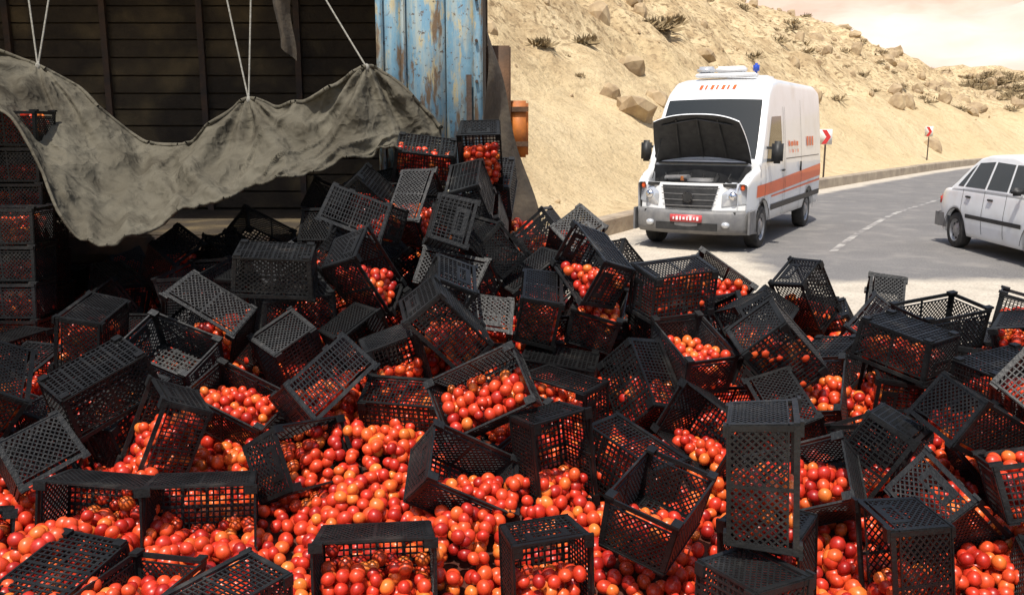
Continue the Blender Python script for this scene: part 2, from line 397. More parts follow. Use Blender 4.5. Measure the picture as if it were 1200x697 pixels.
for (x,y,z,d) in cand:
    q=R.random()
    if nr<1100 and q<0.36 and (d>4.5 or R.random()<0.12):
        rock(x,y,z,(0.04+0.28*R.random()**3.8)*(1+y/60)); nr+=1
    elif nsb<640 and q<0.64 and d>5:
        shrub(x,y,z,(0.12+0.32*R.random()**2.2)*(1+y/80)); nsb+=1
def zg(x,y): return float(height([x],[y])[0][0])
for (x,y,s) in((3.6,26.5,0.62),(4.6,27,0.45),(3.2,34,0.55),(7.5,33,0.4),(5.2,40,0.55),(4.0,31,0.5)): rock(x,y,zg(x,y),s)
for (x,y,s) in((6.1,38,0.9),(5.4,37.5,0.7),(6.8,39,0.7),(0.9,28,0.5),(2.4,30,0.5)): shrub(x,y,zg(x,y),s,120)
for k in range(90):
    y=R.uniform(72,100); x=y*R.uniform(0.50,0.64); shrub(x,y,zg(x,y),R.uniform(0.5,1.1),60)
mr_.obj('hillside_rocks',[M_rock]); ms.obj('dry_shrubs',[M_shrub])
print('rocks',nr,nsb,time.time()-T0)

# ------------------------------------------------------------ crates
CL,CW,CH=0.43,0.285,0.225
def crate_mesh(kind):
    Lx,Wy,H=CL,CW,CH; mb=MB()
    tp=0.93
    def S(z): return tp+(1-tp)*(z/H)
    def wall(k,a,z,off=0.0):
        s=S(z)
        if k==0: return Vector((a*Lx/2*s, -Wy/2*s-off, z-H/2))
        if k==1: return Vector((-a*Lx/2*s, Wy/2*s+off, z-H/2))
        if k==2: return Vector((Lx/2*s+off, a*Wy/2*s, z-H/2))
        return Vector((-Lx/2*s-off, -a*Wy/2*s, z-H/2))
    def slab(k,a0,a1,z0,z1,th=0.008,off=0.0):
        vs=[wall(k,a0,z0,off),wall(k,a1,z0,off),wall(k,a1,z1,off),wall(k,a0,z1,off),wall(k,a0,z0,off-th),wall(k,a1,z0,off-th),wall(k,a1,z1,off-th),wall(k,a0,z1,off-th)]
        mb.add(vs,[(0,1,2,3),(7,6,5,4),(0,4,5,1),(1,5,6,2),(2,6,7,3),(3,7,4,0)],0)
    def bar(p,q,nrm,w=0.0056,th=0.0045):
        d=(q-p)
        if d.length<0.004: return
        d.normalize(); s=d.cross(nrm).normalized()*w/2; n=nrm*th/2
        vs=[p+s+n,p-s+n,p-s-n,p+s-n,q+s+n,q-s+n,q-s-n,q+s-n]
        mb.add(vs,[(0,4,5,1),(1,5,6,2),(2,6,7,3),(3,7,4,0)],0)
    nr=[Vector((0,-1,0)),Vector((0,1,0)),Vector((1,0,0)),Vector((-1,0,0))]
    for k in range(4):
        full=Lx if k<2 else Wy
        e=0.020/(full/2)
        slab(k,-1,1,H-0.019,H,0.009,0.007)
        slab(k,-1,1,H-0.037,H-0.032,0.008,0.005)
        slab(k,-1,1,0,0.014,0.007,0.003)
        slab(k,-1,-1+e,0.014,H-0.019,0.008,0.004); slab(k,1-e,1,0.014,H-0.019,0.008,0.004)
        z0,z1=0.012,H-0.033
        if k<2: slab(k,-0.025,0.025,0.014,H-0.019,0.007,0.003)
        if k>=2 and kind!=0:
            slab(k,-0.55,0.55,0.118,0.130,0.007,0.004); slab(k,-0.55,0.55,0.165,0.190,0.007,0.004)
            slab(k,-0.55,-0.38,0.130,0.165,0.007,0.004); slab(k,0.38,0.55,0.130,0.165,0.007,0.004)
        if kind==2:
            n=22 if k<2 else 14
            for i in range(1,n):
                a=-1+2*i/n; bar(wall(k,a,z0),wall(k,a,z1),nr[k],0.0052)
            for j in range(1,7):
                z=z0+(z1-z0)*j/7; bar(wall(k,-1,z),wall(k,1,z),nr[k],0.0052)
        else:
            w=full; h=z1-z0; sp=0.025 if kind==0 else 0.031; sl=1.0 if kind==0 else 0.75
            c=-h/sl
            while c<w:
                for sg in(0,1):
                    x0,t0=c,0; x1,t1=c+h/sl,h
                    if x0<0: t0=-c*sl; x0=0
                    if x1>w: t1=(w-c)*sl; x1=w
                    if t1>t0:
                        A=-1+2*x0/w; B=-1+2*x1/w
                        if sg: A,B=-A,-B
                        bar(wall(k,A,z0+t0),wall(k,B,z0+t1),nr[k])
                c+=sp
    s=S(0)
    for i in range(0,17):
        x=(-0.5+i/16)*Lx*s; bar(Vector((x,-Wy/2*s,-H/2+0.004)),Vector((x,Wy/2*s,-H/2+0.004)),Vector((0,0,1)),0.007 if i%4 else 0.014)
    for i in range(0,12):
        y=(-0.5+i/11)*Wy*s; bar(Vector((-Lx/2*s,y,-H/2+0.0055)),Vector((Lx/2*s,y,-H/2+0.0055)),Vector((0,0,1)),0.007 if i%5 else 0.014)
    for sx in(-1,1):
        for sy in(-1,1):
            mb.box((sx*(Lx/2*s-0.02),sy*(Wy/2*s-0.02),-H/2-0.004),(0.04,0.04,0.012),0)
            mb.box((sx*(Lx/2-0.012),sy*(Wy/2-0.012),H/2+0.005),(0.05,0.035,0.012),0)
    return mb.obj('plastic_crate',[M_crate],data_only=True)
CM=[crate_mesh(0),crate_mesh(1),crate_mesh(2)]

def PL(y): return float(np.interp(y,[1.5,2.3,3.2,4,5,6,6.6,7.2,9.6],[0.0,0.08,0.13,0.26,0.46,0.78,1.02,1.15,1.15]))
def PC(y): return float(np.interp(y,[1.5,2.3,3.2,4,5,5.6,6.4,7.0,9.6],[0.0,0.08,0.13,0.26,0.42,0.50,0.58,0.65,0.9]))
def PR(y): return float(np.interp(y,[1.5,2.3,3.2,4,5,5.5,6.0,6.5,7.0],[0.0,0.06,0.10,0.20,0.36,0.40,0.30,0.06,0.0]))
def HP(x,y):
    w=float(sst(0.08,0.72,x)); q=1-float(sst(-1.9,-0.95,x))
    h=(PL(y)*(1-q)+PC(y)*q)*(1-w)+PR(y)*w
    h*=1-float(sst(3.0,4.1,x+0.25*(y-5)))*0.8
    h+=(0.05*noise.noise(Vector((x*1.3,y*1.3,4.2)))+0.13*noise.noise(Vector((x*2.6,y*2.6,8.2))))*min(1,max(h,0)*5)
    return max(h,0)
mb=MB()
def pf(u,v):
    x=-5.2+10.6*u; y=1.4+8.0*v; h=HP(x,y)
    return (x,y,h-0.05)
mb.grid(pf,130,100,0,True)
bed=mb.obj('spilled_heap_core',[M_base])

crates=[]
def crate(loc,rot,passive=False,kind=None):
    k=R.choice([0,0,1,2]) if kind is None else kind
    o=bpy.data.objects.new('plastic_crate',CM[k]); COL.objects.link(o)
    o.location=loc; o.rotation_euler=rot; crates.append((o,passive)); return o
rad=math.radians
ST=CH+0.012
for (x,y,z0,n) in((-3.34,6.10,0.55,6),(-3.22,5.68,0.42,4),(-3.80,6.10,0.55,6)):
    for k in range(n):
        crate((x+R.uniform(-.02,.02),y+R.uniform(-.02,.02),z0+CH/2+ST*k),(0,0,rad(R.uniform(-4,4))),True,0)
hero=[
 ((-0.50,3.02,0.26),(84,0,6),0),
 ((0.12,2.98,0.22),(66,88,-8),2),
 ((-1.68,3.42,0.30),(84,4,-2),0),
 ((-1.27,3.42,0.30),(86,2,10),0),
 ((0.56,3.22,0.40),(14,-6,60),0),
 ((0.18,3.72,0.42),(70,84,10),2),
 ((-0.95,3.80,0.38),(60,10,60),1),
 ((-2.15,3.15,0.28),(75,8,25),0),
 ((-0.22,3.62,0.36),(40,30,20),1),
 ((1.25,3.55,0.36),(50,-25,-30),0),
 ((1.75,3.35,0.34),(30,35,40),1),
 ((0.95,4.05,0.42),(65,15,-60),0),
]
for l,r,k in hero: crate(l,tuple(rad(a) for a in r),True,k)
hp=[Vector(h[0]) for h in hero]
def free(x,y,z):
    return all((Vector((x,y))-h.xy).length>0.33 for h in hp) and not (x<-2.9 and 5.3<y<6.5)
for layer in range(4):
    y=2.8
    while y<7.0:
        x=-4.0+R.uniform(0,.3)
        while x<4.4:
            xx=x+R.uniform(-.05,.05); yy=y+R.uniform(-.05,.05)
            ok= True
            if layer==3 and (yy<4.8 or xx>0.5 or xx<-1.0): ok=False
            if layer==2 and (xx>0.55 or R.random()<(0.85 if (yy<4.4 or xx<-1.5) else 0.35)): ok=False
            if layer==1 and R.random()<(0.25 if yy<4.4 else 0.08): ok=False
            if layer>=1 and xx<-1.4 and yy>5.2 and R.random()<0.5: ok=False
            if layer>=1 and (xx+0.25*(yy-5)>3.15 or (xx>0.6 and yy>6.0)): ok=False
            if layer==0 and R.random()<(0.18 if (yy<4.8 and xx<1.8) else 0.03): ok=False
            if HP(xx,yy)<0.03: ok=False
            zz=HP(xx,yy)+0.30+0.52*layer
            if ok and free(xx,yy,zz) :
                crate((xx,yy,zz),(R.uniform(0,6.28),R.uniform(-1.3,1.3),R.uniform(0,6.28)))
            x+=0.53
        y+=0.49
print('crates',len(crates),time.time()-T0)
bpy.ops.rigidbody.world_add()
rw=scene.rigidbody_world
if rw.collection is None: rw.collection=bpy.data.collections.new('RB')
scene.frame_start=1; scene.frame_end=90
rw.point_cache.frame_start=1; rw.point_cache.frame_end=90
rw.substeps_per_frame=8; rw.solver_iterations=15
def sel(objs):
    bpy.ops.object.select_all(action='DESELECT')
    for o in objs: o.select_set(True)
    bpy.context.view_layer.objects.active=objs[0]
act=[o for o,p in crates if not p]; pas=[o for o,p in crates if p]
sel(act); bpy.ops.rigidbody.objects_add(type='ACTIVE')
sel(pas+[bed]); bpy.ops.rigidbody.objects_add(type='PASSIVE')
for o in act+pas:
    o.rigid_body.collision_shape='BOX'; o.rigid_body.friction=1.6; o.rigid_body.restitution=0.0
    o.rigid_body.linear_damping=0.35; o.rigid_body.angular_damping=0.75; o.rigid_body.mass=1.5
    o.rigid_body.use_margin=True; o.rigid_body.collision_margin=0.001
bed.rigid_body.collision_shape='MESH'; bed.rigid_body.friction=1.6; bed.rigid_body.restitution=0
for f in range(1,84): scene.frame_set(f)
dg=bpy.context.evaluated_depsgraph_get()
mats_={o:o.evaluated_get(dg).matrix_world.copy() for o,p in crates}
sel(act+pas+[bed]); bpy.ops.rigidbody.objects_remove()
bpy.ops.rigidbody.world_remove()
scene.frame_set(1)
kept=[]
for o,p in crates:
    m=mats_[o]
    t_=m.translation.copy()
    if t_.z<-0.2 or t_.y<2.1: bpy.data.objects.remove(o); continue
    if not p: m=Matrix.Translation((0,0,-0.025))@m
    o.matrix_world=m
    kept.append(o)
bpy.ops.object.select_all(action='DESELECT')
print('settled',len(kept),time.time()-T0)

# ------------------------------------------------------------ tomatoes
pts=[];sc=[]
s=0.056
ny=int((7.3-1.9)/s); nx=int(9.6/s)
for j in range(ny):
    for i in range(nx):
        x=-4.7+i*s+R.uniform(-.02,.02); y=1.9+j*s+R.uniform(-.02,.02)
        if (abs(x)>0.70*y+0.6): continue
        h=HP(x,y)
        if h<0.02: 
            continue
        m=noise.noise(Vector((x*1.1,y*1.1,11.0)))*0.5+0.5+0.45*noise.noise(Vector((x*2.7,y*2.7,2.0)))
        if y<4.6: m+=0.08
        lay=1+int(max(0,(m-0.36)*6.5)) if y<5.8 else 1
        lay=min(lay,6)
        for k in range(lay):
            if k<lay-2: continue
            pts.append((x+R.uniform(-.014,.014),y+R.uniform(-.014,.014),h-0.01+0.048*k+R.uniform(-.012,.016))); sc.append(R.triangular(.024,.038,.030))
nbase=len(pts)
for o in kept:
    if R.random()<0.20: continue
    m=o.matrix_world; c=m.translation
    if abs(c.x)>0.66*c.y+0.5: continue
    fl=R.uniform(-0.07,0.10); sx=R.uniform(-.35,.35); sy=R.uniform(-.5,.1)
    rot=m.to_3x3()
    for a in range(7):
        for b in range(5):
            for d_ in range(4):
                l=Vector((-0.165+a*0.055+R.uniform(-.014,.014),-0.098+b*0.049+R.uniform(-.012,.012),-0.078+d_*0.052+R.uniform(-.014,.014)))
                wv=rot@l
                if wv.z<fl+sx*wv.x+sy*wv.y*0.5-0.01:
                    q=c+wv
                    pts.append(tuple(q)); sc.append(R.uniform(.024,.032))
print('tomatoes',nbase,len(pts),time.time()-T0)
me=bpy.data.meshes.new('tomatoes'); me.from_pydata(pts,[],[])
at=me.attributes.new('sc','FLOAT','POINT'); at.data.foreach_set('value',sc)
me.materials.append(M_tom)
to=bpy.data.objects.new('tomatoes',me); COL.objects.link(to)
ng=bpy.data.node_groups.new('scatter_tomatoes','GeometryNodeTree')
ng.interface.new_socket('Geometry',in_out='INPUT',socket_type='NodeSocketGeometry'); ng.interface.new_socket('Geometry',in_out='OUTPUT',socket_type='NodeSocketGeometry')
n=ng.nodes; l=ng.links
gi=n.new('NodeGroupInput'); gout=n.new('NodeGroupOutput')
us=n.new('GeometryNodeMeshUVSphere'); us.inputs['Segments'].default_value=14; us.inputs['Rings'].default_value=9; us.inputs['Radius'].default_value=1
tr=n.new('GeometryNodeTransform'); tr.inputs['Scale'].default_value=(1,0.95,0.84); l.new(us.outputs['Mesh'],tr.inputs['Geometry'])
sm=n.new('GeometryNodeSetShadeSmooth'); l.new(tr.outputs['Geometry'],sm.inputs['Geometry'])
smt=n.new('GeometryNodeSetMaterial'); smt.inputs['Material'].default_value=M_tom; l.new(sm.outputs['Geometry'],smt.inputs['Geometry'])
ip=n.new('GeometryNodeInstanceOnPoints'); l.new(gi.outputs[0],ip.inputs['Points']); l.new(smt.outputs['Geometry'],ip.inputs['Instance'])
na=n.new('GeometryNodeInputNamedAttribute'); na.data_type='FLOAT'; na.inputs['Name'].default_value='sc'; l.new(na.outputs['Attribute'],ip.inputs['Scale'])
rv=n.new('FunctionNodeRandomValue'); rv.data_type='FLOAT_VECTOR'; rv.inputs[0].default_value=(0,0,0); rv.inputs[1].default_value=(6,6,6)
e2=n.new('FunctionNodeEulerToRotation'); l.new(rv.outputs[0],e2.inputs[0]); l.new(e2.outputs[0],ip.inputs['Rotation'])
l.new(ip.outputs['Instances'],gout.inputs[0])
md=to.modifiers.new('scatter','NODES'); md.node_group=ng

# ------------------------------------------------------------ vehicles
def loft(mb,xs,zb,zt,sy,rc,mi=0,mib=1,camber=0.02):
    rings=[]
    for x in xs:
        b=zb(x);t=zt(x); r=min(rc,(t-b)*0.4); P_=[(0,b),(sy(x,b)-0.06,b)]
        for k in range(10):
            z=b+0.02+(t-r-b-0.02)*k/9; P_.append((sy(x,z),z))
        w=sy(x,t-r)
        for an in(22,45,67): P_.append((w-r+r*math.cos(rad(an)),t-r+r*math.sin(rad(an))))
        for f in(1,.7,.35,0): P_.append(((w-r)*f,t+camber*(1-f*f)))
        full=P_+[(-y,z) for y,z in P_[-2:0:-1]]
        rings.append([(x,y,z) for y,z in full])
    n=len(rings[0]); o=[]
    vs=[p for r_ in rings for p in r_]
    for i in range(len(rings)-1):
        for k in range(n):
            k2=(k+1)%n; f=(i*n+k,(i+1)*n+k,(i+1)*n+k2,i*n+k2)
            o.append((f,mib if (k in(0,n-1)) else mi))
    off=len(mb.v); mb.v.extend(vs)
    for f,m_ in o: mb.f.append(tuple(off+q for q in f)); mb.m.append(m_); mb.sm.append(True)
    for ri,rev in((0,False),(len(rings)-1,True)):
        f=[off+ri*n+k for k in range(n)]
        mb.f.append(tuple(f if rev else f[::-1])); mb.m.append(mi); mb.sm.append(False)
def wheel(mb,x,y,r,w,side,mt=0,mr=1):
    prof=[(r*0.62,-w/2+0.01),(r*0.93,-w/2),(r,-w/2+0.03),(r,w/2-0.03),(r*0.93,w/2),(r*0.62,w/2-0.01)]
    def rv(pr,mi,sm=True):
        mb.grid(lambda u,v:(x+pr[min(int(round(v*(len(pr)-1))),len(pr)-1)][0]*math.cos(2*math.pi*u), y+side*pr[min(int(round(v*(len(pr)-1))),len(pr)-1)][1], r+pr[min(int(round(v*(len(pr)-1))),len(pr)-1)][0]*math.sin(2*math.pi*u)),28,len(pr)-1,mi,sm)
    rv(prof,mt)
    rv([(r*0.64,w/2-0.005),(r*0.60,w/2-0.015),(r*0.55,w/2-0.05),(r*0.3,w/2-0.025),(r*0.2,w/2+0.0),(0.001,w/2+0.0)],mr)
    rv([(0.001,-w/2+0.03),(r*0.63,-w/2+0.03)],mt)
    for k in range(8):
        a=k*math.pi/4; mb.cyl((x+r*0.45*math.cos(a),y+side*(w/2-0.037),r+r*0.45*math.sin(a)),(x+r*0.45*math.cos(a),y+side*(w/2-0.03),r+r*0.45*math.sin(a)),r*0.07,n=8,mi=mt)
def sidepatch(mb,sy,sign,A,B,C,D_,mi,off=0.005,n=8):
    def fn(u,v):
        x=(A[0]*(1-u)+B[0]*u)*(1-v)+(D_[0]*(1-u)+C[0]*u)*v; z=(A[1]*(1-u)+B[1]*u)*(1-v)+(D_[1]*(1-u)+C[1]*u)*v
        return (x,sign*(sy(x,z)+off),z)
    mb.grid(fn,n,n,mi,True,flip=(sign>0))
VS=0.955
def placeM(front,ang,half,s=1.0):
    f=Vector((-math.sin(ang),-math.cos(ang),0)); c=Vector((front[0],front[1],0))-f*half*s
    th=math.atan2(f.y,f.x); return Matrix.Translation(c)@Matrix.Rotation(th,4,'Z')@Matrix.Diagonal((s,s,s,1))
VM=placeM((2.66,13.5),rad(29),2.95,VS)
van=empty('ambulance_van',VM)
def vsy(x,z):
    b=float(np.interp(z,[.3,.6,1.1,1.5,2.2,2.6,2.8],[.93,.97,.985,.96,.90,.855,.84]))
    if x<-2.75: b-=0.05*((-2.75-x)/0.2)**2
    if x>1.5: b-=0.085*((x-1.5)/1.3)**2
    return b
def vzb(x):
    z=0.40
    for xw in(1.95,-1.72):
        d=abs(x-xw)
        if d<0.43: z=max(z,0.345+math.sqrt(0.43**2-d*d))
    return z
def vzt(x): return float(np.interp(x,[-2.95,-2.9,-2.75,-2.4,0.9,1.25,1.5,1.66,2.22],[2.45,2.58,2.70,2.77,2.77,2.71,2.56,2.36,1.36]))
def child(mb,name,mats,par):
    o=mb.obj(name,mats); o.parent=par; return o
mb=MB(); xs=sorted(set([round(v,3) for v in np.arange(-2.95,2.2,0.06)]+[2.2,-2.9,-2.75,1.5,1.66]))
loft(mb,xs,vzb,vzt,vsy,0.13,0,1)
for sg in(1,-1):
    def fz(x): return float(np.interp(x,[2.15,2.5,2.72,2.8],[1.30,1.22,1.12,1.06]))
    def ff(u,v):
        x=2.15+0.63*u; b=vzb(x); t=fz(x)
        if v<0.6: z=b+(t-0.05-b)*(v/0.6); return (x,sg*vsy(x,z),z)
        k=(v-0.6)/0.4; w=vsy(x,t-0.05)
        if k<0.4: a=k/0.4*math.pi/2; return (x,sg*(w-0.05+0.05*math.cos(a)),t-0.05+0.05*math.sin(a))
        if k<0.7: return (x,sg*(w-0.05-0.10*(k-0.4)/0.3),t)
        return (x,sg*(w-0.15),t-0.5*(k-0.7)/0.3)
    mb.grid(ff,12,20,0,True,flip=(sg>0))
child(mb,'body_shell',[M_white,M_black],van)
mb=MB()
def xf(y): return 2.93-0.24*abs(y/0.88)**2.4
mb.grid(lambda u,v:(xf(-0.86+1.72*u)-0.02-0.05*v,(-0.86+1.72*u),0.62+0.46*v),24,6,0,True)
mb.grid(lambda u,v:(xf(-0.86+1.72*u)-0.07-0.10*v,(-0.86+1.72*u),1.08-0.02*v),24,2,0,True)
child(mb,'front_panel',[M_white],van)
mb=MB()
def bump(u,v):
    y=-0.95+1.9*u; prof=[(-.06,.66),(0.02,.64),(.045,.56),(.045,.42),(.02,.32),(-.08,.27)]
    k=v*5; i=min(int(k),4); t=k-i; dx=prof[i][0]*(1-t)+prof[i+1][0]*t; z=prof[i][1]*(1-t)+prof[i+1][1]*t
    a=abs(y)/0.95; x=2.95-0.26*a**2.4
    if a>0.9: x-= (a-0.9)/0.1*0.28
    return (x+dx,y*1.03,z)
mb.grid(bump,40,10,0,True)
for sg in(1,-1): mb.box((2.62,sg*0.95,0.47),(0.34,0.03,0.36),0)
mb.box((2.975,0,0.40),(0.03,1.0,0.12),1)
for sg in(1,-1): mb.sphere((2.93,sg*0.62,0.44),(0.05,0.07,0.05),2)
child(mb,'front_bumper',[M_grey,M_black,M_lamp],van)
mb=MB()
mb.grid(lambda u,v:(xf((-0.46+0.92*u)*(0.82+0.18*v))+0.004-0.05*v,(-0.46+0.92*u)*(0.82+0.18*v),0.68+0.36*v),16,4,0,True)
for k in range(4):
    z=0.72+0.09*k; w=0.42+0.02*k
    mb.grid(lambda u,v,z=z,w=w:(xf(-w+2*w*u)+0.02-0.02*k,-w+2*w*u,z+0.014*v),16,1,2,True)
mb.cyl((2.93,0,0.86),(2.965,0,0.86),0.085,n=24,mi=1); mb.cyl((2.966,0,0.86),(2.968,0,0.86),0.068,n=24,mi=0)
child(mb,'grille',[M_black,M_chrome,M_grey],van)
mb=MB()
for sg in(1,-1):
    def hl(u,v):
        y=0.52+0.37*u; zb_=0.72+0.05*u; zt_=0.92+0.27*u
        z=zb_+(zt_-zb_)*v; x=xf(y)-0.01-0.05*((z-.62)/.46)
        bulge=0.035*math.sin(math.pi*min(max(u,0.0),1))*math.sin(math.pi*v)
        return (x+bulge+0.006,sg*y,z)
    mb.grid(hl,10,8,0,True,flip=(sg<0))
    mb.sphere((xf(0.68)-0.01,sg*0.68,0.88),(0.06,0.075,0.075),1)
    mb.sphere((xf(0.82)+0.005,sg*0.82,1.02),(0.03,0.035,0.05),2)
child(mb,'headlights',[M_lamp,M_chrome,M_orange],van)
mb=MB(); mb.bbox((3.0,0.0,0.53),(0.02,0.52,0.115),0.004,0)
for k in range(8): mb.box((3.012,-0.2+k*0.056,0.53),(0.003,0.022+0.012*(k%2),0.06-0.02*(k%3==0)),1)
child(mb,'licence_plate',[M_plate,M_white],van)
mb=MB()
mb.box((2.5,0,0.62),(0.7,1.5,0.04),0); mb.box((2.24,0,0.98),(0.05,1.62,0.7),0)
mb.bbox((2.48,0.05,0.88),(0.42,0.62,0.34),0.04,0); mb.bbox((2.50,0.08,1.09),(0.34,0.40,0.10),0.03,2)
mb.bbox((2.5,-0.52,0.90),(0.34,0.26,0.34),0.02,0); mb.bbox((2.45,0.56,0.98),(0.24,0.22,0.20),0.03,1)
mb.cyl((2.7,-0.42,1.02),(2.7,0.5,1.05),0.045,mi=0); mb.cyl((2.4,-0.55,1.12),(2.62,-0.1,1.15),0.05,mi=2); mb.cyl((2.35,0.3,1.15),(2.7,0.32,1.02),0.035,mi=0)
mb.cyl((2.6,0.56,1.08),(2.6,0.56,1.14),0.04,mi=0); mb.cyl((2.6,-0.2,1.1),(2.6,-0.2,1.17),0.04,mi=3)
mb.box((2.76,0,1.05),(0.07,1.45,0.05),0)
for k in range(6): mb.cyl((2.3,-0.6+k*0.22,1.20),(2.5,-0.5+k*0.2,1.1),0.012,mi=0,n=6)
child(mb,'engine_bay',[M_black,M_lamp,M_grey,M_orangep],van)
mb=MB()
hin=Vector((2.20,0,1.36)); oa=rad(60)
def bon(u,v,off):
    w=0.80-0.10*v**2; y=(-1+2*u)*w
    s=0.92*v*(1-0.10*abs(-1+2*u)**3); cr=0.08*(1-(abs(-1+2*u))**2)-0.10*v*v
    n=Vector((-math.sin(oa),0,math.cos(oa))); t_=Vector((math.cos(oa),0,math.sin(oa)))
    p=hin+t_*s+n*(cr+off)+Vector((0,y,0)); return tuple(p)
mb.grid(lambda u,v:bon(u,v,0.03),18,12,0,True)
mb.grid(lambda u,v:bon(u,v,0.0),18,12,1,True,flip=True)
mb.grid(lambda u,v:bon(u,1,0.03*v),18,1,0,True); mb.grid(lambda u,v:bon(0,u,0.03*v),12,1,0,True); mb.grid(lambda u,v:bon(1,u,0.03*v),12,1,0,True)
for yy in(-0.4,0,0.4):
    a_=Vector(bon(0.5+yy/1.6,0.1,-0.012)); b_=Vector(bon(0.5+yy/1.7,0.92,-0.012)); mb.cyl(a_,b_,0.016,n=6,mi=1)
mb.cyl(Vector(bon(0.5,0.9,-0.012)),Vector(bon(0.9,0.85,-0.012)),0.015,n=6,mi=1); mb.cyl(Vector(bon(0.5,0.9,-0.012)),Vector(bon(0.1,0.85,-0.012)),0.015,n=6,mi=1)
mb.cyl(Vector(bon(0.08,0.55,0)),(2.6,-0.72,1.12),0.008,n=6,mi=1)
child(mb,'open_bonnet',[M_white,M_black],van)
mb=MB()
def ws(u,v):
    x=2.17-0.53*v; zt_=vzt(x); w=(vsy(x,zt_-0.13)-0.10); y=(-1+2*u)*w
    f=(-1+2*u)*0.95
    return (x+0.012,y,zt_+0.02*(1-f*f)+0.008)
mb.grid(ws,16,10,0,True)
for sg in(1,-1):
    sidepatch(mb,vsy,sg,(0.72,1.38),(1.88,1.38),(1.46,2.12),(0.78,2.14),0,0.004,10)
mb.grid(lambda u,v:(-2.955+0.03*v,-0.7+1.4*u,1.45+0.6*v),6,4,0,True,flip=True)
child(mb,'windows',[M_glass],van)
mb=MB()
for sg in(1,-1):
    sidepatch(mb,vsy,sg,(-2.75,0.98),(2.35,0.84),(2.35,1.03),(-2.75,1.22),0,0.006,40)
    sidepatch(mb,vsy,sg,(-2.75,0.88),(1.5,0.80),(1.5,0.83),(-2.75,0.92),0,0.006,30)
    for k,(x0,w) in enumerate([(-0.55,.16),(-0.30,.10),(-0.12,.2),(0.16,.1)]):
        sidepatch(mb,vsy,sg,(x0,1.62),(x0+w,1.62),(x0+w,1.70+0.03*(k%2)),(x0,1.70),0,0.012,3)
        sidepatch(mb,vsy,sg,(x0,1.50),(x0+w*0.4,1.50),(x0+w*.4,1.56),(x0,1.56),0,0.012,2)
    for k in range(3): sidepatch(mb,vsy,sg,(-2.0+k*0.25,1.6),(-1.85+k*.25,1.6),(-1.85+k*.25,1.78),(-2.0+k*.25,1.78),0,0.012,2)
def cap(u,v,y0,y1):
    x=1.50-0.12*v; return (x+0.012,y0+(y1-y0)*u,vzt(x)+0.024)
for k in range(7): mb.grid(lambda u,v,k=k:cap(u,v,-0.33+k*0.095,-0.33+k*0.095+0.05*(1-0.4*(k%2))),2,2,0)
child(mb,'livery_stripe',[M_orange],van)
mb=MB()
for sg in(1,-1):
    for (x0,z0,z1) in((0.62,0.42,2.3),(-0.85,0.42,2.45),(1.93,0.82,1.35),(0.5,0.42,2.3)):
        sidepatch(mb,vsy,sg,(x0,z0),(x0+0.012,z0),(x0+0.012,z1),(x0,z1),0,0.0075,12)
    sidepatch(mb,vsy,sg,(-2.6,1.40),(0.45,1.40),(0.45,1.415),(-2.6,1.415),0,0.003,14)
    sidepatch(mb,vsy,sg,(-2.8,0.60),(1.5,0.58),(1.5,0.68),(-2.8,0.70),0,0.010,30)
    mb.bbox((0.75,sg*(vsy(0.75,1.2)+0.02),1.22),(0.16,0.03,0.035),0.008,0)
    mb.bbox((-0.7,sg*(vsy(-0.7,1.2)+0.02),1.24),(0.035,0.03,0.18),0.008,0)
    mb.bbox((1.85,sg*1.12,1.55),(0.12,0.18,0.36),0.04,0); mb.box((1.82,sg*1.0,1.42),(0.05,0.2,0.05),0); mb.box((1.82,sg*1.0,1.62),(0.05,0.2,0.04),0)
    for xw in(1.95,-1.72):
        mb.grid(lambda u,v:(xw+(0.43+0.035*v)*math.cos(math.pi*u),sg*(vsy(xw,0.6)+0.008),0.345+(0.43+0.035*v)*math.sin(math.pi*u)),20,1,0,True)
    mb.cyl(Vector(ws(0.5+sg*0.05,0.02))+Vector((0.02,0,0.01)),Vector(ws(0.5+sg*0.38,0.10))+Vector((0.02,0,0.012)),0.010,n=6,mi=0)
mb.box((2.19,0,1.375),(0.14,1.5,0.03),0)
child(mb,'trim',[M_black],van)
mb=MB()
mb.bbox((1.0,0,2.83),(0.30,1.05,0.07),0.02,0); mb.bbox((1.0,0.50,2.94),(0.10,0.10,0.16),0.03,1); mb.bbox((1.0,-0.36,2.92),(0.24,0.30,0.13),0.04,2); mb.bbox((1.0,0.08,2.92),(0.22,0.50,0.12),0.03,0)
mb.bbox((-0.6,0,2.84),(0.7,0.8,0.10),0.04,0)
child(mb,'roof_beacon',[M_white,M_bluel,M_lamp],van)
mb=MB()
for xw in(1.95,-1.72):
    for sg in(1,-1): wheel(mb,xw,sg*0.84,0.345,0.22,sg)
mb.cyl((1.95,-0.8,0.345),(1.95,0.8,0.345),0.05,mi=0); mb.cyl((-1.72,-0.8,0.345),(-1.72,0.8,0.345),0.06,mi=0); mb.box((-0.2,0,0.38),(4.4,0.9,0.14),0)
child(mb,'wheels',[M_rubber,M_rim],van)

